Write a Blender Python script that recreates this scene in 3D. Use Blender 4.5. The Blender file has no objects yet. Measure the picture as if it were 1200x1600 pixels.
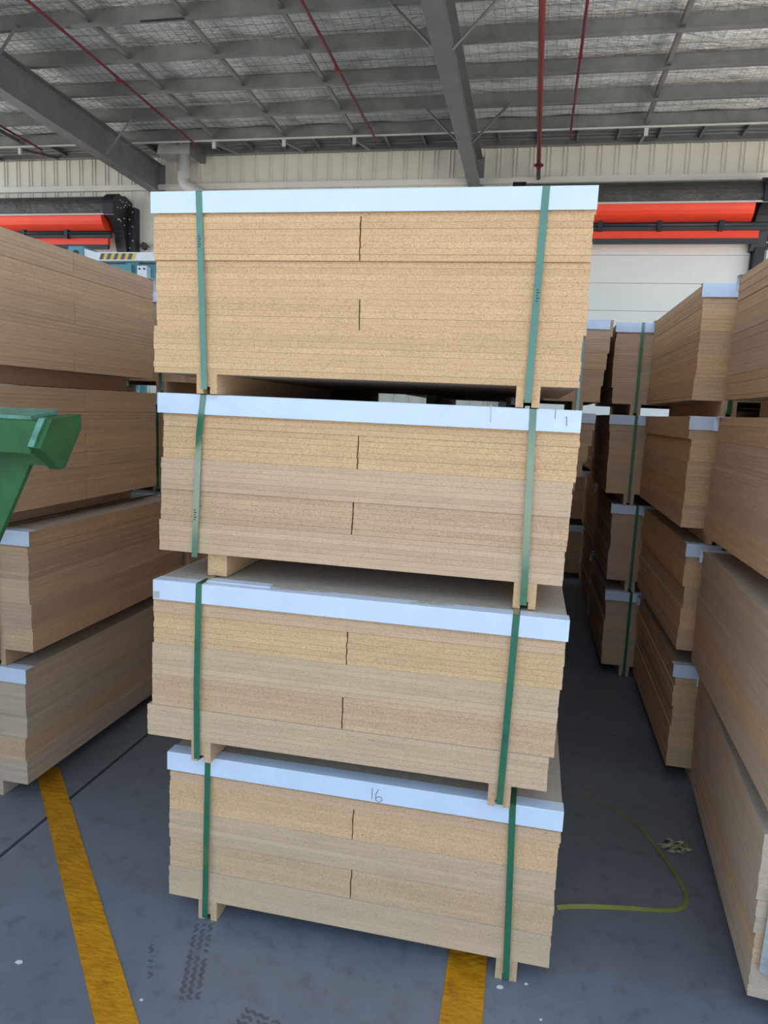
import bpy, math, random
from mathutils import Vector, Matrix
random.seed(7)
R = math.radians
scene = bpy.context.scene
col = scene.collection

# ------------------------------------------------------------------ camera
F, CAMH = 1110.0, 1.64                       # focal length in pixels of the 1200x1600 frame, eye height
Yc = Vector((833-600, 650-800, F)).normalized()      # world depth axis in image axes (right, down, forward)
Zc = Yc.cross(Vector((1, .045, 0))).normalized()
if Zc.y > 0: Zc = -Zc
Xc = Yc.cross(Zc)
def w_of(img):                               # image-axes vector -> world vector
    return Vector((Xc.dot(img), Yc.dot(img), Zc.dot(img)))
right, up, back = w_of(Vector((1,0,0))), w_of(Vector((0,-1,0))), w_of(Vector((0,0,-1)))
cd = bpy.data.cameras.new('camera'); cam = bpy.data.objects.new('camera', cd); col.objects.link(cam)
cd.sensor_fit = 'VERTICAL'; cd.sensor_height = 24.0; cd.sensor_width = 18.0; cd.lens = F/1600*24.0
cd.clip_start = .05; cd.clip_end = 300
m = Matrix((right, up, back)).transposed().to_4x4(); m.translation = (0, 0, CAMH)
cam.matrix_world = m
scene.camera = cam
def ray(x, y): return w_of(Vector((x-600, y-800, F)))
def at_y(x, y, Y):
    d = ray(x, y); return Vector((0,0,CAMH)) + d*(Y/d.y)
def at_z(x, y, z=0.0):
    d = ray(x, y); return Vector((0,0,CAMH)) + d*((z-CAMH)/d.z)

# ------------------------------------------------------------------ world, sun, exposure
w = bpy.data.worlds.new('sky'); scene.world = w; w.use_nodes = True
bg = w.node_tree.nodes['Background']
bg.inputs['Color'].default_value = (.57, .76, 1.0, 1)
bg.inputs['Strength'].default_value = 1.3
sd = bpy.data.lights.new('sun', 'SUN'); sun = bpy.data.objects.new('sun', sd); col.objects.link(sun)
sd.energy = 7.0; sd.angle = R(.6); sd.color = (1, .93, .82)
sun.rotation_euler = Vector((-.22, -.34, -1)).to_track_quat('-Z', 'Y').to_euler()   # high sun, from beyond the roof: it lights the yard behind
scene.view_settings.view_transform = 'Standard'; scene.view_settings.look = 'None'
scene.view_settings.exposure = .55; scene.view_settings.gamma = 1; scene.view_settings.use_curve_mapping = False

# ------------------------------------------------------------------ materials
def new_mat(name):
    mt = bpy.data.materials.new(name); mt.use_nodes = True
    nt = mt.node_tree; return mt, nt, nt.nodes['Principled BSDF']
def N(nt, kind, **kw):
    n = nt.nodes.new(kind)
    for k, v in kw.items(): setattr(n, k, v)
    return n
def ramp(nt, fac, stops):
    n = N(nt, 'ShaderNodeValToRGB'); cr = n.color_ramp
    while len(cr.elements) < len(stops): cr.elements.new(.5)
    for e, (p, c) in zip(cr.elements, stops): e.position = p; e.color = (*c, 1)
    nt.links.new(fac, n.inputs['Fac']); return n.outputs['Color']
def mixc(nt, fac, a, b, mode='MIX'):
    n = N(nt, 'ShaderNodeMix', data_type='RGBA', blend_type=mode)
    for s, v in ((n.inputs[0], fac), (n.inputs[6], a), (n.inputs[7], b)):
        if hasattr(v, 'is_linked'): nt.links.new(v, s)
        elif isinstance(v, tuple): s.default_value = (*v, 1)
        else: s.default_value = v
    return n.outputs[2]
def coords(nt, kind='Object', scale=(1,1,1), rnd=False):
    tc = N(nt, 'ShaderNodeTexCoord'); mp = N(nt, 'ShaderNodeMapping')
    nt.links.new(tc.outputs[kind], mp.inputs['Vector']); mp.inputs['Scale'].default_value = scale
    if rnd:
        oi = N(nt, 'ShaderNodeObjectInfo'); vm = N(nt, 'ShaderNodeVectorMath', operation='SCALE')
        vm.inputs[0].default_value = (37., 53., 71.); nt.links.new(oi.outputs['Random'], vm.inputs['Scale'])
        nt.links.new(vm.outputs[0], mp.inputs['Location']); return mp.outputs[0], oi.outputs['Random']
    return mp.outputs[0], None
def noise(nt, vec, scale, detail=3, rough=.6):
    n = N(nt, 'ShaderNodeTexNoise'); nt.links.new(vec, n.inputs['Vector'])
    n.inputs['Scale'].default_value = scale; n.inputs['Detail'].default_value = detail; n.inputs['Roughness'].default_value = rough
    return n.outputs['Fac']
def bump(nt, b, h, strength, dist):
    n = N(nt, 'ShaderNodeBump'); n.inputs['Strength'].default_value = strength; n.inputs['Distance'].default_value = dist
    nt.links.new(h, n.inputs['Height']); nt.links.new(n.outputs[0], b.inputs['Normal'])
def simple(name, c, rough=.5, metal=0., var=.12, scale=6., bmp=0., spec=None, coord='Object'):
    mt, nt, b = new_mat(name)
    v, _ = coords(nt, coord); f = noise(nt, v, scale, 4)
    lo = tuple(x*(1-var) for x in c); hi = tuple(min(1, x*(1+var)) for x in c)
    nt.links.new(ramp(nt, f, [(.3, lo), (.7, hi)]), b.inputs['Base Color'])
    b.inputs['Roughness'].default_value = rough; b.inputs['Metallic'].default_value = metal
    if spec is not None: b.inputs['Specular IOR Level'].default_value = spec
    if bmp: bump(nt, b, noise(nt, v, scale*3, 4), bmp, .01)
    return mt
def chip(name, c, contrast, pale=0.):
    """sawn particleboard edge: 3-6 mm chips, a few pale flakes, a few dark voids, streaks along the sheet"""
    mt, nt, b = new_mat(name)
    v, rnd = coords(nt, 'Object', (1, 1, 1.5), True)
    f = noise(nt, v, 240, 3, .75)
    k = contrast
    base = ramp(nt, f, [(.30, tuple(x*(1-k) for x in c)), (.5, c), (.70, tuple(min(1, x*(1+k*.8)) for x in c))])
    vo = N(nt, 'ShaderNodeTexVoronoi'); nt.links.new(v, vo.inputs['Vector']); vo.inputs['Scale'].default_value = 270
    sep = N(nt, 'ShaderNodeSeparateColor'); nt.links.new(vo.outputs['Color'], sep.inputs[0])
    fl = ramp(nt, sep.outputs[0], [(.0, (.70,.62,.55)), (.13, (.92,.89,.87)), (.2, (1,1,1)), (.82, (1,1,1)), (.95, (1.0,1.0,1.0))])
    c2 = mixc(nt, min(1, k*2.2), base, mixc(nt, 1.0, base, fl, 'MULTIPLY'))
    big = ramp(nt, noise(nt, v, 5, 2), [(.3, (.90,.90,.90)), (.7, (1.0,1.0,1.0))])
    c3 = mixc(nt, 1.0, c2, big, 'MULTIPLY')
    tone = ramp(nt, rnd, [(0, (.90,.895,.89)), (1, (1,1,1))])
    nt.links.new(mixc(nt, 1.0, c3, tone, 'MULTIPLY'), b.inputs['Base Color'])
    b.inputs['Roughness'].default_value = .85; b.inputs['Specular IOR Level'].default_value = .2
    bump(nt, b, f, .35, .0015)
    return mt
M = {}
M['chip_warm'] = chip('particleboard edge warm', (.775, .49, .262), .28)
M['chip_mid']  = chip('particleboard edge tan', (.69, .455, .27), .27)
M['chip_pale'] = chip('particleboard edge pale', (.70, .485, .305), .2)
M['chip_brown']= chip('particleboard edge shade brown', (.63, .425, .275), .17)  # browner edge tone: shade on the side stacks put into the colour
M['chip_grey'] = chip('particleboard edge dusty', (.62, .46, .325), .16)
M['face'] = simple('particleboard face', (.50, .415, .33), .7, 0, .10, 40)
M['white'] = simple('white edge protector', (.66, .74, .86), .45, 0, .05, 9)
M['scuff'] = simple('scuffed paper', (.50, .46, .42), .8, 0, .3, 60)
M['strap'] = simple('green strap', (.008, .135, .058), .25, 0, .15, 30, spec=.6)
_b = M['strap'].node_tree.nodes['Principled BSDF']; _b.inputs['Coat Weight'].default_value = 1.0; _b.inputs['Coat Roughness'].default_value = .12; _b.inputs['Coat IOR'].default_value = 1.75
M['ink'] = simple('ink', (.05, .05, .06), .6)
M['steel'] = simple('galvanised steel', (.23, .23, .22), .36, .35, .25, 1.6, bmp=.25)
M['rafter'] = simple('painted rafter steel', (.21, .21, .205), .45, .3, .12, 3)
M['dark_steel'] = simple('weathered roof sheet', (.17, .175, .18), .5, .3, .15, 3)
M['red_pipe'] = simple('dark red pipe paint', (.22, .012, .022), .38, 0, .15, 5)
M['red_vinyl'] = simple('red door vinyl', (.95, .065, .022), .42, 0, .06, 3, bmp=.15)
M['black_vinyl'] = simple('black cover vinyl', (.085, .075, .062), .5, 0, .35, .8, bmp=.8)
_bv = [n for n in M['black_vinyl'].node_tree.nodes if n.type == 'BUMP'][0]; _bv.inputs['Distance'].default_value = .12
M['black'] = simple('black paint', (.018, .018, .02), .45, 0, .2, 8)
M['rubber'] = simple('dark rubber edge', (.04, .042, .045), .6, 0, .2, 8)
M['clad'] = simple('cream wall cladding', (.70, .66, .56), .5, 0, .05, 1.2)
M['clad_trim'] = simple('cream flashing', (.74, .70, .61), .5, 0, .05, 1.2)
M['panel'] = simple('pale door panel', (.80, .80, .73), .45, 0, .03, 2)
M['pvc'] = simple('grey pvc', (.56, .54, .49), .4, 0, .06, 4)
M['teal'] = simple('teal machine paint', (.10, .30, .34), .45, 0, .2, 4)
M['white_paint'] = simple('white machine paint', (.80, .82, .83), .4, 0, .05, 4)
M['haz_yellow'] = simple('hazard yellow', (.80, .50, .06), .5, 0, .1, 6)
M['haz_grey'] = simple('hazard dark', (.10, .11, .13), .5, 0, .1, 6)
M['green'] = simple('green bin paint', (.026, .115, .034), .55, 0, .28, 9, bmp=.12, spec=.3)
M['green_wear'] = simple('worn green edge', (.09, .24, .17), .5, 0, .4, 40)
M['wire'] = simple('galvanised wire', (.13, .13, .125), .6, .2)
M['chips'] = simple('pale chip', (.7, .68, .62), .7)
M['dry'] = simple('dry leaf', (.42, .38, .22), .7, 0, .5, 60)
M['olive'] = simple('olive yellow strap', (.25, .255, .055), .35, 0, .25, 14)
M['joint'] = simple('dark joint filler', (.02, .02, .022), .7)
M['tread'] = simple('tyre rubber print', (.095, .105, .125), .55, 0, .25, 60)
M['film'] = simple('cloudy plastic film', (.40, .39, .37), .4, 0, .2, 14, bmp=.6)

def make_foil():
    mt, nt, b = new_mat('foil blanket')
    v, _ = coords(nt, 'Object', (.9, 2.2, 1)); f = noise(nt, v, 1.5, 6, .62); g = noise(nt, v, 6, 4)
    nt.links.new(ramp(nt, f, [(.30, (.50,.49,.46)), (.46, (.88,.86,.80)), (.58, (.97,.96,.92))]), b.inputs['Base Color'])
    b.inputs['Metallic'].default_value = .12; b.inputs['Roughness'].default_value = .33
    s = N(nt, 'ShaderNodeMath', operation='ADD'); nt.links.new(f, s.inputs[0]); nt.links.new(g, s.inputs[1])
    bump(nt, b, s.outputs[0], .7, .18); return mt
M['foil'] = make_foil()

def make_floor():
    mt, nt, b = new_mat('painted concrete')
    v, _ = coords(nt, 'Object')
    a = noise(nt, v, .9, 5, .6); c = noise(nt, v, 14, 5, .65); d = noise(nt, v, 120, 2)
    base = ramp(nt, a, [(.3, (.145,.16,.185)), (.7, (.215,.232,.26))])
    sc = ramp(nt, c, [(.30, (.70,.70,.70)), (.46, (.97,.97,.97)), (.62, (1.02,1.02,1.02)), (.80, (1.18,1.16,1.13))])
    c1 = mixc(nt, 1., base, sc, 'MULTIPLY')
    sp = ramp(nt, d, [(.22, (.45,.45,.45)), (.30, (1,1,1))])
    nt.links.new(mixc(nt, .8, c1, mixc(nt, 1., c1, sp, 'MULTIPLY')), b.inputs['Base Color'])
    r = N(nt, 'ShaderNodeMapRange'); nt.links.new(c, r.inputs[0]); r.inputs[3].default_value = .30; r.inputs[4].default_value = .52
    nt.links.new(r.outputs[0], b.inputs['Roughness'])
    bump(nt, b, c, .06, .004); return mt
M['floor'] = make_floor()
M['yard'] = simple('bounce yard concrete', (.66, .62, .56), .85, 0, .08, .8)  # unseen ground, made pale to bounce sunlight up under the roof
def make_yellow():
    mt, nt, b = new_mat('thick yellow line paint')
    v, _ = coords(nt, 'Object', (14, 26, 1)); f = noise(nt, v, 2.2, 3, .5)
    v2, _ = coords(nt, 'Object'); g = noise(nt, v2, 16, 4)
    nt.links.new(ramp(nt, g, [(.25, (.36,.14,.006)), (.5, (.56,.235,.008)), (.75, (.62,.28,.012))]), b.inputs['Base Color'])
    b.inputs['Roughness'].default_value = .33; bump(nt, b, f, .5, .012); return mt
M['yellow'] = make_yellow()

# ------------------------------------------------------------------ mesh helpers
class MB:
    def __init__(s): s.v = []; s.f = []; s.mi = []
    def add(s, vs, fs, mi=0):
        o = len(s.v); s.v += [tuple(p) for p in vs]; s.f += [tuple(i+o for i in q) for q in fs]; s.mi += [mi]*len(fs); return s
    def box(s, x0, x1, y0, y1, z0, z1, mi=0):
        return s.add([(x0,y0,z0),(x1,y0,z0),(x1,y1,z0),(x0,y1,z0),(x0,y0,z1),(x1,y0,z1),(x1,y1,z1),(x0,y1,z1)],
                     [(3,2,1,0),(4,5,6,7),(0,1,5,4),(1,2,6,5),(2,3,7,6),(3,0,4,7)], mi)
    def prism(s, prof, axis, a, b, mi=0):
        """prof: 2-D outline; axis x -> (y,z), y -> (x,z), z -> (x,y)"""
        def P(p, t): return {'x': (t,p[0],p[1]), 'y': (p[0],t,p[1]), 'z': (p[0],p[1],t)}[axis]
        n = len(prof); vs = [P(p, a) for p in prof] + [P(p, b) for p in prof]
        fs = [tuple(range(n)), tuple(range(2*n-1, n-1, -1))] + [(i, i+n, (i+1) % n+n, (i+1) % n) for i in range(n)]
        return s.add(vs, fs, mi)
    def bar(s, p, q, wd, ht, mi=0, upv=Vector((0,0,1))):
        p, q = Vector(p), Vector(q); d = (q-p).normalized(); sx = d.cross(upv)
        if sx.length < 1e-4: sx = d.cross(Vector((0,1,0)))
        sx.normalize(); u = sx.cross(d)
        vs = [e+sx*a*wd/2+u*b*ht/2 for e in (p, q) for a, b in ((-1,-1),(1,-1),(1,1),(-1,1))]
        return s.add(vs, [(3,2,1,0),(4,5,6,7),(0,1,5,4),(1,2,6,5),(2,3,7,6),(3,0,4,7)], mi)
    def tube(s, pts, r, n=10, mi=0, cap=True):
        pts = [Vector(p) for p in pts]; rings = []; prev = None
        for i, p in enumerate(pts):
            d = (pts[min(i+1, len(pts)-1)]-pts[max(i-1, 0)]).normalized()
            if prev is None:
                a = d.cross(Vector((0,0,1)))
                if a.length < .01: a = d.cross(Vector((1,0,0)))
            else: a = prev - d*prev.dot(d)
            a.normalize(); prev = a; b = d.cross(a)
            rr = r[i] if isinstance(r, (list, tuple)) else r
            rings.append([p + (a*math.cos(2*math.pi*k/n)+b*math.sin(2*math.pi*k/n))*rr for k in range(n)])
        vs = [x for q in rings for x in q]; fs = []
        for i in range(len(rings)-1):
            for k in range(n): fs.append((i*n+k, i*n+(k+1) % n, (i+1)*n+(k+1) % n, (i+1)*n+k))
        if cap: fs += [tuple(range(n-1, -1, -1)), tuple(range((len(rings)-1)*n, len(rings)*n))]
        return s.add(vs, fs, mi)
    def ribbon(s, pts, nrm, side, wd, th, mi=0):
        """strap: path pts with outward normals nrm, width along side"""
        side = Vector(side); vs = []
        for p, n in zip(pts, nrm):
            p, n = Vector(p), Vector(n)
            vs += [p-side*wd/2, p+side*wd/2, p+side*wd/2+n*th, p-side*wd/2+n*th]
        k = len(pts); fs = [(3,2,1,0), tuple(4*(k-1)+i for i in range(4))]
        for i in range(k-1):
            for j in range(4): fs.append((4*i+j, 4*i+(j+1) % 4, 4*i+4+(j+1) % 4, 4*i+4+j))
        return s.add(vs, fs, mi)
    def mesh(s, name, mats, smooth=False):
        me = bpy.data.meshes.new(name); me.from_pydata(s.v, [], s.f)
        for q in (mats if isinstance(mats, (list, tuple)) else [mats]): me.materials.append(M[q] if isinstance(q, str) else q)
        me.polygons.foreach_set('material_index', s.mi)
        if smooth: me.polygons.foreach_set('use_smooth', [True]*len(me.polygons))
        me.validate(); me.update()
        import bmesh
        bm = bmesh.new(); bm.from_mesh(me); bmesh.ops.recalc_face_normals(bm, faces=bm.faces); bm.to_mesh(me); bm.free()
        return me
    def build(s, name, mats, parent=None, loc=(0,0,0), smooth=False):
        return link(name, s.mesh(name, mats, smooth), parent, loc)
def link(name, me, parent=None, loc=(0,0,0), rz=0.):
    o = bpy.data.objects.new(name, me); col.objects.link(o); o.location = loc; o.rotation_euler.z = rz
    if parent is not None: o.parent = parent
    return o
def thing(name, label, cat, loc=(0,0,0), rz=0., group=None, kind=None):
    o = link(name, None, None, loc, rz); return tag(o, label, cat, group, kind)
def tag(o, label=None, cat=None, group=None, kind=None):
    if label: o['label'] = label
    if cat: o['category'] = cat
    if group: o['group'] = group
    if kind: o['kind'] = kind
    return o
def local(o, p): return o.matrix_basis.inverted() @ Vector(p)

# ------------------------------------------------------------------ floor: slabs with recessed joints
JX, JY = -1.75, 3.72
fb = MB().box(-60, 40, -60, 16.0, -.30, -.012)
floor = tag(fb.build('floor', 'joint'), 'blue grey painted concrete floor', None, None, 'structure')
xs = [-60, JX-12.5, JX-10, JX-5, JX, JX+5, JX+7.5, 40]; ys = [-60, JY-25, JY-15, JY-10, JY-7.5, JY-5, JY, JY+5, JY+10, 16.0]
for i in range(len(xs)-1):
    for j in range(len(ys)-1):
        g = .008
        MB().box(xs[i]+g, xs[i+1]-g, ys[j]+g, ys[j+1]-g, -.012, 0).build('slab', 'yard' if (ys[j+1] < -3 or xs[i+1] < -13 or xs[i] > 5) else 'floor', floor)  # slabs outside the roof are paler, added as light bounce
def line_on_floor(name, pts, label):
    (a, b, c, d) = [Vector((p[0], p[1], 0)) for p in pts]
    m_ = MB().prism([(p.x, p.y) for p in (a, b, c, d)], 'z', .0003, .0022)
    o = m_.build(name, 'yellow'); tag(o, label, 'floor line', 'yellow floor lines')
    return o
d = Vector((.683, -.73)); n2 = Vector((.73, .683)); p0 = Vector((-1.967, 2.577))
c0, c1 = p0-d*.03, p0+d*2.6
line_on_floor('yellow_line', [c0-n2*.047, c1-n2*.05, c1+n2*.055, c0+n2*.045], 'yellow painted floor line running diagonally out from under the left stack')
line_on_floor('yellow_line', [(-.147, 3.15), (-.118, .6), (-.004, .6), (-.030, 3.15)], 'short yellow painted floor line emerging under the central stack near its right bearer')
# tyre tread print in front of the left bearer, and a scuffed print nearer the camera
def tread(name, a, b, rows, wd):
    a, b = Vector(a), Vector(b); dd = (b-a).normalized(); s = dd.cross(Vector((0,0,1))); L = (b-a).length
    mb = MB()
    for r_ in range(rows):
        off = (r_-(rows-1)/2)*wd; k = 0; pts = []
        n_ = int(L/.012)
        for i in range(n_+1):
            pts.append(a+dd*(i*L/n_)+s*(off+(.004 if i % 2 else -.004)))
        for i in range(n_):
            if random.random() < .12: continue
            p, q = pts[i], pts[i+1]; h = wd*.27
            mb.add([p-s*h, q-s*h, q+s*h, p+s*h], [(0,1,2,3)])
    o = mb.build(name, 'tread', floor); o.location.z = .0006; tag(o, None, None, None, 'stuff'); return o
tread('tyre_print', (-.905, 1.90, 0), (-.815, 1.62, 0), 3, .022)
tread('tyre_print', (-.66, 1.60, 0), (-.50, 1.57, 0), 4, .02)
tread('tyre_print', (-1.03, 1.80, 0), (-.955, 1.66, 0), 1, .02)

# ------------------------------------------------------------------ far wall with ribbed cladding
WY = 16.0
ZE = at_y(600, 236, WY).z; ZF = at_y(600, 288, WY).z
def clad(x0, x1, y, z0, z1, pitch):
    prof = []; x = x0
    while x < x1:
        prof += [(x, y), (x+.045, y), (x+.055, y-.028), (x+.075, y-.028), (x+.085, y), (x+.125, y), (x+.135, y-.028), (x+.155, y-.028), (x+.165, y)]
        x += pitch
    prof += [(x1+pitch, y), (x1+pitch, y+.05), (x0, y+.05)]
    return MB().prism(prof, 'z', z0, z1)
wall = tag(clad(-26, 14, WY, 0, ZF+.02, .34).build('wall_back', 'clad'), 'cream ribbed metal wall behind the stacks', None, None, 'structure')
clad(-26, 14, WY-.02, ZF+.02, ZE+.45, .34).build('upper_cladding', 'clad', wall)
MB().box(-26, 14, WY-.10, WY, ZF-.06, ZF+.06).build('flashing', 'clad_trim', wall)
MB().prism([(WY-.17, ZE-.02), (WY-.02, ZE-.02), (WY-.02, ZE+.12), (WY-.15, ZE+.12)], 'x', -26, 14).build('gutter_beam', 'steel', wall)

# ------------------------------------------------------------------ roof
RS = .0225
def rz_(y): return 7.0 + (15-y)*RS              # underside of the purlins
RX0, RX1, RY0 = -14., 6.0, -1.6
PH = .25
ang = math.atan(RS)
# foil blanket, slightly bellied between purlins
purl = [14.69-1.075*i for i in range(16)]
nx, ny = 185, 150
mb = MB(); vs = []; Y1 = 14.72
rr = random.Random(3)
for j in range(ny+1):
    y = RY0+(Y1-RY0)*j/ny
    ph = ((14.69-y) / 1.075) % 1.0
    for i in range(nx+1):
        x = RX0+(RX1-RX0)*i/nx
        belly = .045*math.sin(math.pi*ph)
        vs.append((x, y, rz_(y)+PH+.045-belly*(.7+.6*rr.random()) + .012*math.sin(x*5.1+y*3.)))
mb.add(vs, [(j*(nx+1)+i, j*(nx+1)+i+1, (j+1)*(nx+1)+i+1, (j+1)*(nx+1)+i) for j in range(ny) for i in range(nx)])
ceil = mb.build('ceiling', 'foil', smooth=True)
tag(ceil, 'foil lined canopy roof over galvanised purlins', None, None, 'structure')
MB().add([(RX0,RY0,rz_(RY0)+PH+.10), (RX1,RY0,rz_(RY0)+PH+.10), (RX1,14.6,rz_(14.6)+PH+.10), (RX0,14.6,rz_(14.6)+PH+.10)], [(0,1,2,3)]).build('roof_sheet', 'dark_steel', ceil)
# bare ribbed sheet between the last purlin and the wall
mb = MB(); prof = []
y = 14.70
while y < 16.05:
    prof += [(y, rz_(y)+PH+.06), (y+.09, rz_(y)+PH+.06), (y+.10, rz_(y)+PH+.03), (y+.13, rz_(y)+PH+.03), (y+.14, rz_(y)+PH+.06)]; y += .17
prof += [(16.2, rz_(16)+PH+.12), (14.7, rz_(14.7)+PH+.12)]
mb.prism(prof, 'x', RX0, RX1).build('eave_sheet', 'dark_steel', ceil)
# wire mesh under the foil
mb = MB(); x = RX0; wz = PH-.03; hw = .002
def wire_x(x):
    y0, y1 = 6.5, 14.69
    mb.add([(x-hw,y0,rz_(y0)+wz), (x+hw,y0,rz_(y0)+wz), (x+hw,y1,rz_(y1)+wz), (x-hw,y1,rz_(y1)+wz),
            (x,y0,rz_(y0)+wz+.005), (x,y1,rz_(y1)+wz+.005)], [(0,1,2,3), (0,3,5,4), (1,4,5,2)])
while x < RX1: wire_x(x); x += .15
y = 6.5
while y < 14.6:
    z = rz_(y)+wz-.004
    mb.add([(RX0,y-hw,z), (RX1,y-hw,z), (RX1,y+hw,z), (RX0,y+hw,z), (RX0,y,z+.005), (RX1,y,z+.005)], [(0,1,2,3), (0,1,5,4), (2,3,4,5)]); y += .30
tag(mb.build('safety_mesh', 'wire', ceil), None, None, None, 'stuff')
# z-section purlins
t = .006
zp = [(-.075,.022),(-.075,0),(0,0),(0,PH-t),(.075,PH-t),(.075,PH),(-t,PH),(-t,t),(-.075+t,t),(-.075+t,.022)]
pm = MB().prism(zp, 'x', RX0, RX1).mesh('purlin', 'steel')
for y in purl: link('purlin', pm, ceil, (0, y, rz_(y)))
# bright lower lip and short hangers on the last purlin
MB().box(RX0, RX1, 14.60, 14.625, rz_(14.6)-.022, rz_(14.6)+.006).build('eave_angle', 'pvc', ceil)
bridges = [-13.0, -11.5, -6.9, -5.37, -3.89, 1.66]
for bx in bridges:
    for i in range(7):
        ya, yb = purl[i], purl[i+1]
        MB().prism([(bx-.03,.05),(bx+.03,.05),(bx+.03,.055),(bx-.022,.055),(bx-.022,.16),(bx-.03,.16)], 'y', yb+.005, ya-.02).build('bridging_strut', 'steel', ceil, (0, 0, rz_((ya+yb)/2)))
    MB().box(bx-.035, bx+.035, 14.60, 14.64, rz_(14.6)-.16, rz_(14.6)-.03).build('hanger_plate', 'pvc', ceil)
    MB().bar((bx+.02, 14.66, rz_(14.66)-.05), (bx+.04, 15.98, ZE+.02), .05, .07).build('eave_strut', 'steel', ceil)
for bx in [x_ for x_ in [-12+.78*k for k in range(24)] if -11.5 < x_ < 6]:
    MB().box(bx-.025, bx+.025, 14.72, 15.9, rz_(15.3)+PH-.03, rz_(15.3)+PH+.04).build('eave_rib', 'dark_steel', ceil)
# rafters: I sections along the depth, on the underside of the purlins
def rafter(x):
    z0 = -.62
    prof = [(-.13,z0),(.13,z0),(.13,z0+.018),(.009,z0+.018),(.009,-.02),(.13,-.02),(.13,0),(-.13,0),(-.13,-.02),(-.009,-.02),(-.009,z0+.018),(-.13,z0+.018)]
    mb = MB(); n = len(prof); ya, yb = RY0, 15.97
    vs = [(x+p[0], ya, rz_(ya)+p[1]) for p in prof] + [(x+p[0], yb, rz_(yb)+p[1]) for p in prof]
    mb.add(vs, [tuple(range(n)), tuple(range(2*n-1, n-1, -1))] + [(i, i+n, (i+1) % n+n, (i+1) % n) for i in range(n)])
    r_ = mb.build('rafter', 'rafter', ceil)
    for y in (purl[0], purl[1], purl[3], purl[5]):
        pass
    for k in (1, 4):
        y = purl[k]
        for s in (-1, 1):
            mb = MB(); a = Vector((x+s*.12, y+.05, rz_(y)-.56)); b = Vector((x+s*.80, y-.09, rz_(y)+.05))
            mb.bar(a, b, .05, .006); mb.bar(a+Vector((0,.025,.02)), b+Vector((0,.025,.02)), .006, .045)
            mb.build('fly_brace', 'steel', r_)
    MB().box(x-.16, x+.16, 15.95, 15.97, rz_(16)-.55, rz_(16)+.02).build('end_plate', 'rafter', r_)
for x in (-8.9, -1.56, 5.7): rafter(x)
# dark roof gap light strip left out of the foil: torn black edge on one purlin
mb = MB(); mb.box(-6.05, -5.35, purl[4]-.078, purl[4]-.06, rz_(purl[4])-.012, rz_(purl[4])+.012).build('rubber_strip', 'black', ceil)

# ------------------------------------------------------------------ sprinkler pipes
def pipe(x, label, y0=1.0, y1=14.68):
    t_ = thing('sprinkler_pipe', label, 'pipe', (x, y1, rz_(y1)-.055), 0, 'thin red sprinkler pipes under the roof')
    dz = rz_(y0)-rz_(y1)
    MB().tube([(0,y0-y1,dz), (0,-.0,0)], .0225, 10).build('pipe_run', 'red_pipe', t_, smooth=True)
    for y in purl[:9]:
        MB().tube([(0,y-y1-.045,rz_(y)-rz_(y1)-.0), (0,y-y1-.045,rz_(y)-rz_(y1)+.06)], .006, 6).build('hanger_rod', 'steel', t_)
    MB().tube([(0,-.01,-.02), (0,-.01,-.10)], .014, 8).build('sprinkler_head', 'red_pipe', t_)
    for k in range(1, 4):
        MB().tube([(0,-.03-k*2.9,k*2.9*RS-.04),(0,.03-k*2.9,k*2.9*RS-.04)], .03, 8).build('coupling', 'red_pipe', t_)
pipe(-11.0, 'thin red sprinkler pipe at the far left, beyond the left rafter')
pipe(-7.33, 'long thin red sprinkler pipe crossing just right of the left rafter')
pipe(-3.47, 'thin red sprinkler pipe left of the centre rafter, over the central stack')
pipe(.305, 'thin red sprinkler pipe right of the thick red pipe')
PX, PZ = -.25, at_y(843, 281, WY).z
t_ = thing('fire_main_pipe', 'thick dark red fire pipe running back to the wall above the right door', 'pipe', (PX, WY-.01, PZ))
MB().tube([(0,-15.5,0), (0,0,0)], .042, 14).build('pipe_run', 'red_pipe', t_, smooth=True)
MB().tube([(0,-.92,0), (0,-.84,0)], .062, 14).build('coupling', 'red_pipe', t_)
MB().box(-.09, .09, -.90, -.86, -.022, .022).build('coupling_bolt', 'red_pipe', t_)
for y in (-2.47, -5.69, -8.9):
    MB().tube([(0,y,.03), (0,y,rz_(WY+y)-PZ)], .006, 6).build('hanger_rod', 'steel', t_)

# ------------------------------------------------------------------ downpipe with gutter outlet
DX = at_y(287, 260, 15.55).x
t_ = thing('downpipe', 'grey downpipe with elbow below the gutter outlet on the far wall', 'downpipe', (DX, 15.55, 0))
zt = at_y(289, 243, 15.55).z; zb = at_y(289, 277, 15.55).z
pts = [(0,0,zt), (0,0,zb)]
for k in range(1, 7):
    a = k*R(75)/6; pts.append((.24*(1-math.cos(a)), 0, zb-.24*math.sin(a)))
pts.append((pts[-1][0]+.22, .05, pts[-1][2]-.10)); pts.append((pts[-1][0]+.06, .25, pts[-1][2]-.35)); pts.append((pts[-1][0], .30, .0))
MB().tube(pts, .138, 16).build('pipe_run', 'pvc', t_, smooth=True)
MB().tube([(0,0,zb-.02), (0,0,zb+.09)], .152, 16).build('socket', 'pvc', t_)
MB().prism([(-.55,-.0),(.22,-.0),(.22,.22),(-.50,.22)], 'y', -.2, .3).build('gutter_outlet', 'pvc', t_, (0,0,zt-.02))
MB().box(.22, .34, -.15, .4, -.05, .25).build('outlet_bracket', 'dark_steel', t_, (0,0,zt))

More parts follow.
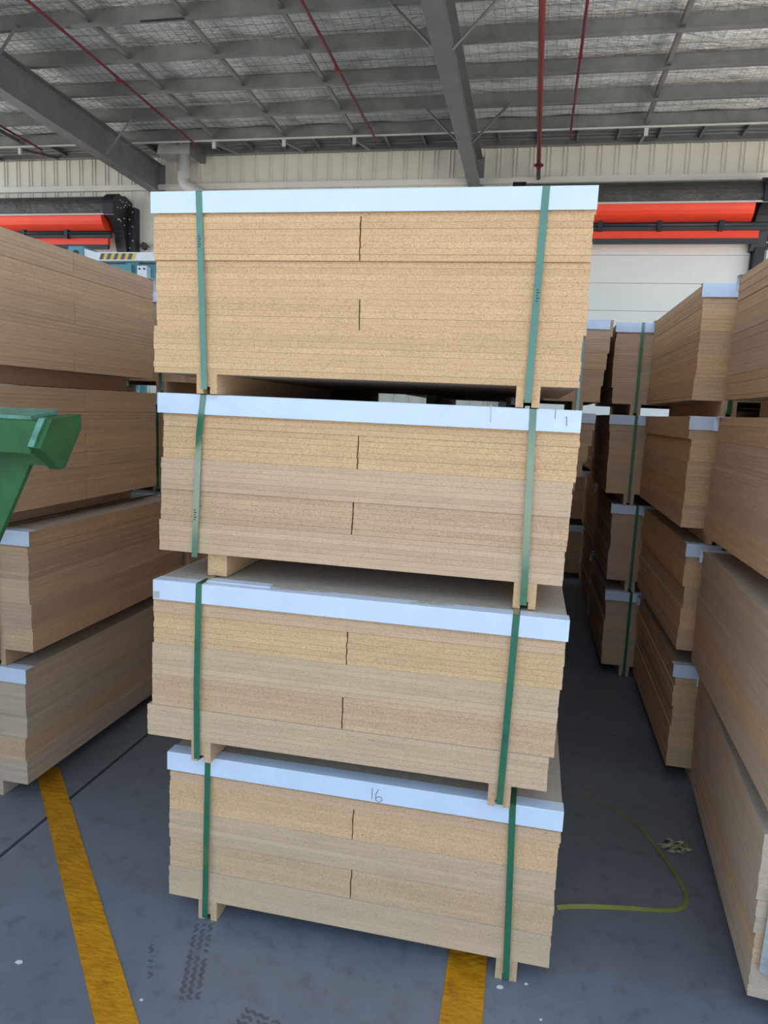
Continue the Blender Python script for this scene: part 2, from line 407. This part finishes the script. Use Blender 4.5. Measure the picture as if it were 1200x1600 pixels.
# ------------------------------------------------------------------ rapid roll doors on the far wall
def roll_door(n, x0, x1, label, plate_left, plate_right, dz=0.):
    D = 15.25                                   # front of the cover
    z = {k: at_y(935, y, D).z+dz for k, y in dict(top=284, cov=318, roll=345, bar=351, hem0=358, hem1=371, bot=379).items()}
    t_ = tag(link('door_%d' % n, None, None, (x0, WY, 0)), label, None, None, 'structure')
    Lx = x1-x0; yf = D-WY; zt, zc, zr = z['top'], z['cov'], z['roll']
    # cover: top, rounded shoulder, front, grey edge strip
    prof = [(0, zt+.05), (yf+.30, zt+.05)]
    for k in range(1, 7):
        a = R(90)*k/6; prof.append((yf+.30-.30*math.sin(a), zt-.25+.30*math.cos(a)))
    prof += [(yf, zc), (yf+.02, zc), (yf+.02, zt-.25), (yf+.3, zt+.03), (0, zt+.03)]
    MB().prism(prof, 'x', 0, Lx).build('cover', 'black_vinyl', t_)
    MB().box(0, Lx, yf-.012, yf, zc-.012, zc+.022).build('edge_strip', 'pvc', t_)
    # rolled red curtain
    rad = .36; cy, cz = yf+.38, zr+rad
    mb = MB(); mb.tube([(.35,cy,cz), (Lx-.35,cy,cz)], rad, 28); mb.build('curtain_roll', 'red_vinyl', t_, smooth=False)
    MB().box(.34, Lx-.34, yf+.36, yf+.375, z['hem1'], zr+.1).build('curtain', 'red_vinyl', t_)
    MB().box(.30, Lx-.22, yf+.10, yf+.12, z['hem1'], z['hem0']+.04).build('curtain_hem', 'red_vinyl', t_)
    MB().box(.30, Lx-.22, yf+.09, yf+.16, z['bot'], z['hem1']).build('bottom_bar', 'rubber', t_)
    b_ = MB().tube([(.1,yf+.03,z['bar']), (Lx-.1,yf+.03,z['bar'])], .045, 12).build('wind_bar', 'black', t_, smooth=True)
    MB().box(.1, Lx-.1, yf+.02, yf+.10, z['bar']-.10, z['bar']-.035).build('bar_rail', 'rubber', b_)
    k = .62
    while k < Lx-.3:
        MB().box(k-.045, k+.045, yf-.03, yf+.08, z['bar']-.12, z['bar']+.07).build('bar_clamp', 'black', b_); k += 1.12
    # end plates with rounded shoulder and lower lobe
    for e, on in ((0, plate_left), (Lx, plate_right)):
        if not on: continue
        s = 1 if e == 0 else -1
        pr = [(.0, zt+.02), (yf+.45, zt+.10), (yf+.28, zt+.06)]
        for a in range(0, 8):
            b = R(90)+R(90)*a/7; pr.append((yf+.22+.30*math.cos(b)*.95, zt-.18+.26*math.sin(b)))
        pr += [(yf-.06, zc)]
        for a in range(1, 8):
            b = R(90)*a/7; pr.append((yf-.06+.52*math.sin(b)*.9, zc-(.46)*(1-math.cos(b))))
        pr += [(yf+.50, z['bot']-.05), (0, z['bot']-.05)]
        MB().prism(pr, 'x', e+s*-.02, e+s*.24).build('end_plate', 'black', t_)
        MB().box(min(e-s*.20, e), max(e-s*.20, e), -.20, 0, z['bot']+.02, zt-.12).build('bearing_bracket', 'black', t_)
        MB().box(min(e-s*.02, e+s*.16), max(e-s*.02, e+s*.16), -.30, 0, 0, z['bot']).build('guide', 'black', t_)
        for q in range(12):
            yy = yf+.02+.45*random.random(); zz = zc-.2+.6*random.random()
            MB().tube([(e-s*.02, yy, zz), (e-s*.035, yy, zz)], .014, 6).build('bolt', 'chips', t_)
        for q in range(7):
            zz = z['bot']+.12+q*.16
            MB().tube([(e-s*(.06+.08*(q % 2)), -.20, zz), (e-s*(.06+.08*(q % 2)), -.215, zz)], .014, 6).build('bolt', 'chips', t_)
    # sectional leaf behind
    zz = 0; k = 0
    while zz < z['bot']+.25:
        MB().box(.22, Lx-.20, -.075, -.03, zz+.004, zz+.552).build('leaf_panel', 'panel', t_); zz += .556
    return t_
xl = at_y(802, 300, 15.25).x; xr = at_y(1192, 330, 15.25).x + .22
roll_door(1, xl, xr, 'rapid roll door with red curtain and black cover behind the right stacks', True, True)
xle = at_y(178, 340, 15.25).x
roll_door(2, xle-5.2, xle, 'rapid roll door with red curtain and black cover at the far left', False, True, -.10)
p = at_y(226, 385, 15.9)
t_ = thing('wall_light', 'small black floodlight on the cream wall beside the left roll door', 'light', (p.x, 15.97, p.z))
MB().prism([(-.11,0),(0,-.09),(.11,0),(0,.09)], 'y', -.14, -.04).build('housing', 'black', t_)
MB().box(-.03, .03, -.05, 0, -.03, .03).build('bracket', 'black', t_)

# ------------------------------------------------------------------ teal lifting machine beyond the left stack
MY = 9.0
t_ = thing('lifting_machine', 'teal and white lifting machine with hazard striped beam behind the left stack', 'machine', (-5.77, MY, 0))
for x in (-.70, .30, 1.25):
    MB().box(x-.10, x+.10, .10, .30, .02, 3.50).build('post', 'teal', t_)
    MB().box(x-.2, x+.2, 0, .4, 0, .02).build('foot_plate', 'teal', t_)
bm_ = MB().prism([(-.36,3.62),(-.18,3.57),(1.4,3.57),(1.4,3.46),(-.20,3.46),(-.36,3.52)], 'y', 0, .34).build('beam', 'white_paint', t_)
for k in range(5):
    x = -.13+k*.105
    MB().prism([(x,3.475),(x+.055,3.475),(x+.085,3.555),(x+.03,3.555)], 'y', -.004, 0).build('stripe', 'haz_grey', bm_)
    MB().prism([(x+.055,3.475),(x+.105,3.475),(x+.135,3.555),(x+.085,3.555)], 'y', -.004, 0).build('stripe', 'haz_yellow', bm_)
MB().prism([(-.62,3.44),(-.36,3.44),(-.36,3.645),(-.58,3.645)], 'y', -.02, .36).build('end_block', 'teal', t_)
MB().tube([(-.47,-.03,3.55),(-.47,-.02,3.55)], .045, 16).build('hole', 'black', t_)
MB().box(-.8, 1.4, .12, .32, 3.0, 3.44).build('side_panel', 'teal', t_)
MB().box(.10, .32, .04, .12, 3.05, 3.42).build('cover_plate', 'teal', t_)
br = MB().box(.42, .56, .02, .12, 3.08, 3.40).build('bracket', 'white_paint', t_)
for x in (.455, .525): MB().tube([(x,.02,3.36),(x,.01,3.36)], .014, 8).build('bolt', 'black', br)
MB().box(-.8, 1.4, .12, .32, 1.2, 1.4).build('cross_member', 'teal', t_)

# ------------------------------------------------------------------ green steel trestle at the left edge
t_ = thing('steel_trestle', 'green painted steel trestle with boxed rail end and sloping leg plate, left edge', 'trestle', (-1.115, 1.5, 0))
def bl(x, y, Y): q = at_y(x, y, Y); return (q.x+1.115, q.y-1.5, q.z)
XB = -1.5
e0 = bl(46, 727, 1.6); e1 = bl(0, 835, 1.6); sl = (e1[0]-e0[0])/(e1[2]-e0[2])
def ex(z): return e0[0]+sl*(z-e0[2])
MB().prism([(ex(1.50),1.50),(ex(.02),.02),(ex(.02)-.12,.02),(ex(1.1)-.40,1.1),(ex(1.1)-.55,1.50)], 'y', .10, .115).build('leg_plate', 'green', t_)
MB().prism([(XB+.02,1.50),(XB-.15,.02),(XB-.03,.02),(XB+.20,1.1),(XB+.25,1.50)], 'y', .10, .115).build('leg_plate', 'green', t_)
for x in (ex(.02)-.06, XB-.09): MB().box(x-.09, x+.09, .0, .24, 0, .02).build('foot_plate', 'green', t_)
def leaned(prof, x0, x1):                        # plates that lean outwards towards the top
    n = len(prof); L_ = lambda z: (z-1.58)*.48
    vs = [(x0+L_(z), y, z) for y, z in prof]+[(x1+L_(z), y, z) for y, z in prof]
    return MB().add(vs, [tuple(range(n)), tuple(range(2*n-1, n-1, -1))]+[(i, i+n, (i+1) % n+n, (i+1) % n) for i in range(n)])
rp = [(0,1.574),(.10,1.590),(.115,1.58),(.115,1.46),(.095,1.46),(.095,1.50),(0,1.497)]; n_ = len(rp)
MB().add([(XB-.05, y, z) for y, z in rp]+[(-.020+(z-1.58)*.48, y, z) for y, z in rp],
         [tuple(range(n_)), tuple(range(2*n_-1, n_-1, -1))]+[(i, i+n_, (i+1) % n_+n_, (i+1) % n_) for i in range(n_)]).build('rail', 'green', t_)
leaned([(-.012,1.582),(.09,1.594),(.115,1.560),(.118,1.455),(.10,1.452),(-.012,1.512)], -.022, .010).build('rail_end_cap', 'green', t_)
leaned([(-.018,1.515),(-.010,1.512),(-.010,1.585),(-.018,1.583)], -.022, -.006).build('weld_strip', 'green_wear', t_)
MB().prism([(.02,1.586),(.12,1.602),(.12,1.585),(.02,1.575)], 'x', XB-.05, -.07).build('rail_lip', 'green_wear', t_)

# ------------------------------------------------------------------ particleboard packs
T0 = .016; W0, L0 = 1.195, 1.25
def board_mesh(name, w_, l_, edge):
    """one sheet: chamfered edges, sawn sides and sanded faces"""
    c = .0007; x, y, z = w_/2, l_/2, T0
    def ring(i, zz): return [(-x+i,-y+i,zz),(x-i,-y+i,zz),(x-i,y-i,zz),(-x+i,y-i,zz)]
    vs = ring(c, 0)+ring(0, c)+ring(0, z-c)+ring(c, z)
    mb = MB(); mb.add(vs, [(3,2,1,0),(12,13,14,15)], 1)
    mb.add([], []); fs = []
    for k in range(3):
        for i in range(4): fs.append((4*k+i, 4*k+(i+1) % 4, 4*k+4+(i+1) % 4, 4*k+4+i))
    mb.f += fs; mb.mi += [0]*len(fs)
    return mb.mesh(name, [edge, 'face'])
BM = {}
def bmesh_for(kind, edge):
    if (kind, edge) not in BM:
        g = .0016
        BM[kind, edge] = board_mesh('board', W0/2-g, L0, edge) if kind == 'A' else board_mesh('board', W0, L0/2-g, edge)
    return BM[kind, edge]
BEAR = {}
def bearer_mesh(h, edge, notch=.020, ln=1.2):
    k = (round(h, 4), edge, notch)
    if k not in BEAR:
        a, g = .031, .0105
        BEAR[k] = MB().prism([(-a,0),(-g,0),(-g,notch),(g,notch),(g,0),(a,0),(a,h),(-a,h)], 'y', 0, ln).mesh('bearer', edge)
    return BEAR[k]
LIPM = {}
def lip_mesh(wd, fold):
    k = (wd, fold)
    if k not in LIPM:
        th, hh = .0022, .056
        LIPM[k] = MB().prism([(-th,-hh),(0,-hh),(0,0),(fold,0),(fold,th),(0,th),(-th,0)], 'x', -wd/2, wd/2).mesh('edge_protector', 'white')
    return LIPM[k]
def pack(label, group, x, y, zb, z0, H, yaw=0., counts=(6,6,6,6,6), kinds='BABAB', tones=('warm',)*5, straps=None, bearers=(-.45,.45),
         offs=None, lip=(0., 1.215), front_lip=True, seed=0, strap_free=None, cover=True, bear_y=(0,0)):
    """x: centre of the front face, y: front face, zb: what it stands on, z0: underside of the boards, H: height of the boards with protector"""
    rg = random.Random(seed)
    t_ = thing('particleboard_pack', label, 'board pack', (x, y, zb), yaw, group)
    bh = z0-zb; tk = (H-.0025)/sum(counts); z = bh + H-.0025
    offs = offs or [(rg.uniform(-.007,.007), rg.uniform(-.005,.005)) for _ in kinds]
    for li, (n, kd, tone) in enumerate(zip(counts, kinds, tones)):
        ox, oy = offs[li]; me = bmesh_for(kd, 'chip_'+tone)
        for i in range(n):
            z -= tk
            jx, jy = rg.uniform(-.0013,.0013), rg.uniform(-.0008,.0008)
            for s in (-1, 1):
                if kd == 'A': q = (ox+jx+s*W0/4+s*(.0006+.0009*rg.random()), oy+jy+L0/2, z)
                else: q = (ox+jx, oy+jy+L0/2+s*L0/4, z)
                o = link('board', me, t_, q); o.scale.z = tk/T0
    for bx, by in zip(bearers, bear_y):
        link('bearer', bearer_mesh(bh, 'chip_'+tones[0], .001 if by > 0 else .020), t_, (bx, by, 0))
    zt = bh+H-.0025
    lo, lw = lip
    if front_lip: link('edge_protector', lip_mesh(lw, .048), t_, (lo, -.0062, zt))
    bk = link('edge_protector', lip_mesh(lw, .048), t_, (lo, L0+.0062, zt)); bk.rotation_euler.z = math.pi
    straps = straps if straps is not None else [[(b, 0), (b, zt)] for b in bearers]
    for st in straps:
        # st: (x, z) from the bottom to the top of the front run
        yf = -.0088; pts = []; nr = []
        closed = st[0][1] < bh*.5
        zlow = st[0][1] if not closed else .004
        if closed: pts.append((st[0][0], .10, .017)); nr.append((0,0,-1)); pts.append((st[0][0], .004, .012)); nr.append((0,-.7,-.7))
        for k, (sx, sz) in enumerate(st):
            if k == 0 and closed: sz = .012
            if k == len(st)-1: sz = zt+.0005
            pts.append((sx, yf, sz)); nr.append((0,-1,0))
        if len(st) == 2:
            pass
        xt = st[-1][0]
        pts.append((xt, -.004, zt+.0026)); nr.append((0,-.5,.85))
        pts.append((xt, .05, zt+.0026)); nr.append((0,0,1))
        pts.append((xt, L0-.05, zt+.0026)); nr.append((0,0,1))
        pts.append((xt, L0+.004, zt+.0026)); nr.append((0,.5,.85))
        pts.append((xt, L0+.0088, zt)); nr.append((0,1,0))
        pts.append((st[0][0], L0+.0088, bh*.4)); nr.append((0,1,0))
        o = MB().ribbon(pts, nr, (1,0,0), .0185, .0009).build('strap', 'strap', t_)
    return t_
def stroke(parent, pts, r=.0012, mat='ink', name='handwriting', loc=(0,0,0)):
    return MB().tube(pts, r, 5).build(name, mat, parent, loc)

# --- central stack (fitted from its corners)
PB = [ # x, y, zb, z0, H, yaw
 (-.436, 1.918, 0.0,   .0665, .4889, R(-.28)),
 (-.472, 1.880, .5575, .6237, .4893, R(.09)),
 (-.479, 1.942, 1.1145, 1.1869, .4731, R(-.32)),
 (-.483, 1.922, 1.6615, 1.7166, .4962, R(.46))]
G = 'strapped particleboard packs of the central stack'
def st_of(i, l):                                  # world x,z pairs -> local
    x, y, zb = PB[i][:3]; return [(a-x, b-zb) for a, b in l]
P4 = pack('bottom particleboard pack of the central stack, number 16 pencilled on its white edge', G, *PB[0],
     counts=(6,6,6,6,6), tones=('mid','warm','pale','mid','pale'), offs=[(0,0),(-.003,.003),(-.004,0),(-.002,.004),(-.003,-.003)],
     straps=[st_of(0, [(-.908,0),(-.903,.55)]), st_of(0, [(.041,0),(.023,.55)])], bearers=(-.903+.436, .040+.436), seed=1, lip=(-.002,1.203))
P3 = pack('second pack from the floor in the central stack, with torn white edge protector', G, *PB[1],
     counts=(6,6,6,6,6), tones=('mid','warm','pale','mid','pale'), offs=[(.002,0),(.003,.003),(-.003,.001),(-.004,.004),(-.016,-.004)],
     straps=[st_of(1, [(-.919,.556),(-.922,.8),(-.917,1.11)]), st_of(1, [(-.014,.556),(-.005,1.11)])], bearers=(-.911+.472, -.016+.472), seed=2, lip=(.007,1.197))
P2 = pack('third pack from the floor in the central stack, left strap hanging short of its bearer', G, *PB[2],
     counts=(6,6,6,6,6), tones=('warm','warm','pale','mid','pale'), offs=[(.006,0),(.004,.003),(-.002,0),(-.004,.004),(-.008,-.001)],
     straps=[st_of(2, [(-.964,1.176),(-.957,1.39),(-.952,1.541),(-.939,1.655)]), st_of(2, [(.011,1.1145),(-.001,1.655)])], bearers=(-.908+.479, .013+.479), bear_y=(.03, 0), seed=3, lip=(-.002,1.209))
P1 = pack('topmost pack of the central stack, brightest warm tan boards', G, *PB[3],
     counts=(4,7,6,5,8), tones=('warm',)*5, offs=[(.002,0),(-.002,-.004),(-.0,.003),(.003,.003),(-.004,-.002)],
     straps=[st_of(3, [(-.924,1.6615),(-.945,2.21)]), st_of(3, [(-.017,1.6615),(-.009,2.21)])], bearers=(-.921+.483, -.017+.483), seed=4, lip=(-.003,1.208))
# pencilled 16, creases and torn bits on the protectors
def on_lip(i, px, py, off=.0092): q = at_y(px, py, PB[i][1]); return (q.x-PB[i][0], -off, q.z-PB[i][2])
stroke(P4, [on_lip(0, 583, 1229), on_lip(0, 582, 1246)], .0007)
stroke(P4, [on_lip(0, a, b) for a, b in ((593,1231),(588,1239),(588,1247),(593,1251),(598,1248),(597,1243),(591,1242),(588,1246))], .0007)
stroke(P2, [on_lip(2, 767.5, 632), on_lip(2, 767, 660)], .0011, 'scuff', 'crease')
stroke(P2, [on_lip(2, 868, 640), on_lip(2, 867, 655)], .0006)
stroke(P2, [on_lip(2, 882, 653), on_lip(2, 885, 651), on_lip(2, 885, 665)], .0007)
zt3 = PB[1][3]+PB[1][4]-PB[1][2]
MB().prism([(-.435,.02),(-.235,.018),(-.24,.055),(-.30,.060),(-.43,.058)], 'z', zt3+.0005, zt3+.004).build('torn_flap', 'white', P3)
MB().prism([(-.235,.010),(-.06,.030),(-.10,.046),(-.22,.034)], 'z', zt3+.0003, zt3+.0012).build('torn_paper', 'scuff', P3)
MB().prism([(.17,.006),(.30,.020),(.29,.040),(.20,.034)], 'z', zt3+.0003, zt3+.0012).build('torn_paper', 'scuff', P3)
for a, b, c_, d_ in ((-.590,-.570,.035,.05),): MB().box(a, b, -.0092, -.0085, zt3-c_-.02, zt3-c_).build('scuff_patch', 'scuff', P3)
# printed marks on straps
def mark(p_, i, px, py):
    q = on_lip(i, px, py, .0100); mb = MB()
    for k in range(5): mb.box(q[0]-.004, q[0]+.003*(k % 2)+.001, q[1]-.0003, q[1], q[2]+k*.007, q[2]+k*.007+.003)
    mb.build('strap_print', 'ink', p_)
mark(P1, 3, 315, 388); mark(P1, 3, 839.5, 472); mark(P2, 2, 306.5, 812); mark(P3, 1, 310, 1016); mark(P3, 1, 788, 1160); mark(P4, 0, 797, 1388)

Z = [(0., .0665, .489), (.5575, .624, .489), (1.115, 1.183, .488), (1.6725, 1.7385, .489)]   # the other stacks: four tiers
names = ['floor level pack', 'second pack up', 'third pack up', 'uppermost pack']
def stack(spec, where, grp, tones, seed, **kw):
    out = []
    for i, sp in enumerate(spec):
        if sp is None: continue
        x, y, yaw = sp[:3]; zb, z0, H = Z[i]
        tn = tones[i % len(tones)]
        out.append(pack('%s %s' % (names[i], where), grp, x, y, zb, z0, H, yaw, tones=tn, seed=seed*10+i, **{**kw, **(sp[3] if len(sp) > 3 else {})}))
    return out
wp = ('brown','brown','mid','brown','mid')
wb = ('mid','brown','pale','brown','mid')
gg = ('grey','grey','grey','mid','grey')
# left stack: right sides near x = -1.9
stack([(-2.50, 2.365, 0), (-2.475, 2.37, R(.3)), (-2.53, 2.20, R(.8)), (-2.51, 2.10, R(-.6))],
      'of the left stack beside the yellow line', 'particleboard packs of the left stack', [gg, wb, wp, ('brown','mid','brown','brown','brown')], 5)
# right front stack (long side seen from the aisle)
R1 = stack([(.694+.5975, 1.925-.02, R(-4.6), dict(front_lip=False)), (.690+.5975, 1.90, R(-2.6)), (.735+.5975, 1.88, 0), (.765+.5975, 1.90, 0)],
      'of the nearest right stack at the picture edge', 'particleboard packs of the nearest right stack', [gg, gg, ('mid','grey','grey','grey','mid'), ('mid','mid','grey','grey','mid')], 6)
# right second stack
stack([(.715+.5975, 3.30, R(-.8)), (.715+.5975, 3.31, 0), (.672+.5975, 3.30, 0), (.670+.5975, 3.31, 0)],
      'of the second right stack beside the aisle', 'particleboard packs of the second right stack', [('mid','warm','mid','warm','mid')], 7)
# right third stack, further down the aisle
stack([(.545+.5975, 4.64, 0), (.535+.5975, 4.66, 0), (.475+.5975, 4.64, 0), (.465+.5975, 4.64, 0)],
      'of the third right stack at the far end of the aisle', 'particleboard packs of the third right stack', [wp, ('brown',)*5], 8)
# stacks behind the central one
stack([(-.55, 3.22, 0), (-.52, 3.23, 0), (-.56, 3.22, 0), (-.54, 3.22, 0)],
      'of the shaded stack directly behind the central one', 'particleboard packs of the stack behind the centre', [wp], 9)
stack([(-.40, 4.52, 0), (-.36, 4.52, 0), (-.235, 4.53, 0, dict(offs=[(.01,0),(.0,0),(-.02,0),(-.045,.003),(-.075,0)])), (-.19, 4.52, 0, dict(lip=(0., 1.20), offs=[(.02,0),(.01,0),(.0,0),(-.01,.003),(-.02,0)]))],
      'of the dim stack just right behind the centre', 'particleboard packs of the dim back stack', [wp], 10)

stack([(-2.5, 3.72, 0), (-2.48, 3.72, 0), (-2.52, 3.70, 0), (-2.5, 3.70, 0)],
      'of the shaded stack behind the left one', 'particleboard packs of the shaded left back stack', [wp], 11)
stack([(-.50, 5.90, 0), (-.52, 5.90, 0), (-.48, 5.90, 0)],  # added unseen stack, keeps light out of the aisle
      'of the added unseen third stack back in the centre row', 'added particleboard packs far back in the centre row', [wp], 12)
stack([(1.16, 6.00, 0), (1.15, 6.00, 0), (1.14, 6.00, 0)],  # added stack, deepens the aisle so that it goes darker
      'of the added fourth stack back in the right row', 'added particleboard packs far back in the right row', [wp], 13)
stack([(.30, 7.4, 0), (.28, 7.4, 0), (.30, 7.4, 0)],  # added stack, shuts the aisle end to keep it dark
      'of the added stack closing the far aisle', 'added particleboard packs closing the aisle', [wp], 14)
MB().prism([(-.575,.16),(-.50,.12),(-.44,.22),(-.46,.36),(-.57,.40)], 'y', -.012, -.0105).build('plastic_film', 'film', R1[0])
# ------------------------------------------------------------------ loose things on the floor
pts = [(870,1421),(890,1419),(930,1419),(980,1421),(1040,1424),(1062,1421),(1072,1412),(1072,1402),(1062,1378),(1040,1345),(1015,1312),(990,1285),(955,1262),(915,1240)]
P3d = [at_z(*p_) for p_ in pts]
dense = []
for i in range(len(P3d)-1):
    a, b, c, e = P3d[max(i-1,0)], P3d[i], P3d[i+1], P3d[min(i+2,len(P3d)-1)]
    for k in range(4):
        u = k/4; dense.append(.5*((2*b)+(c-a)*u+(2*a-5*b+4*c-e)*u*u+(3*b-a-3*c+e)*u**3))
dense.append(P3d[-1])
mb = MB(); vs = []
for i, p_ in enumerate(dense):
    dd = (dense[min(i+1,len(dense)-1)]-dense[max(i-1,0)]).normalized(); s = dd.cross(Vector((0,0,1)))
    lw_ = max(0, 1-i/26); tw = .1+.6*lw_+.1*math.sin(i*.23); h = .0072+.0005*lw_
    off = -s*h*math.cos(tw)+Vector((0,0,1))*h*math.sin(tw)
    base = Vector((p_.x, p_.y, .0012+h*abs(math.sin(tw))))
    n_ = dd.cross(off).normalized()*.0006
    vs += [base-off-n_, base+off-n_, base+off+n_, base-off+n_]
k = len(dense); fs = [(3,2,1,0), tuple(4*(k-1)+i for i in range(4))]
for i in range(k-1):
    for j in range(4): fs.append((4*i+j, 4*i+(j+1) % 4, 4*i+4+(j+1) % 4, 4*i+4+j))
tag(mb.add(vs, fs).build('loose_strap', 'olive'), 'olive yellow loose strap bent in a loop on the aisle floor', 'strap')
c_ = at_z(1056, 1325)
t_ = thing('debris_clump', 'crumpled dry leafy debris on the aisle floor beside the loose strap', 'debris', (c_.x, c_.y, 0))
rg = random.Random(5)
for i in range(44):
    a = rg.uniform(0, 6.28); r_ = .050*math.sqrt(rg.random()); ln = rg.uniform(.018, .042); b = rg.uniform(-.6, .6)
    p_ = Vector((r_*math.cos(a)*1.25, r_*math.sin(a)*.9, rg.uniform(.003, .012))); u = Vector((math.cos(b), math.sin(b), rg.uniform(-.1,.2)))*ln/2; s = Vector((-math.sin(b), math.cos(b), rg.uniform(-.4,.6)))*.005
    mb = MB(); mb.add([p_-u, p_+s, p_+u, p_-s, p_+Vector((0,0,.002))], [(0,1,4),(1,2,4),(2,3,4),(3,0,4),(0,3,2,1)])
    o = mb.build('leaf_scrap', 'dry' if i % 4 else 'joint', t_)
MB().prism([(.025,.012),(.05,.005),(.052,.03),(.035,.036)], 'z', .006, .010).build('leaf_scrap', 'olive', t_)
MB().box(.018, .035, .03, .036, .004, .009).build('leaf_scrap', 'chips', t_)
lab = ['pale wood chip on the floor at the far left of the yellow line', 'tiny pale chip on the floor right of the yellow line end', 'pale chip on the floor below the right bearer',
       'small pale fleck on the aisle floor near the right stack', 'pale crumb on the floor beside the right bearer']
for (px, py, s), l in zip([(30,1504,.011), (221,1563,.005), (781,1543,.010), (845,1594,.004), (822,1538,.005)], lab):
    q = at_z(px, py)
    mb = MB().prism([(-s,-s*.4),(s*.3,-s*.6),(s,.1*s),(s*.4,s*.6),(-s*.7,s*.4)], 'z', 0, .003)
    tag(mb.build('wood_chip', 'chips', None, (q.x, q.y, .0002)), l, 'chip', 'wood chips on the floor')
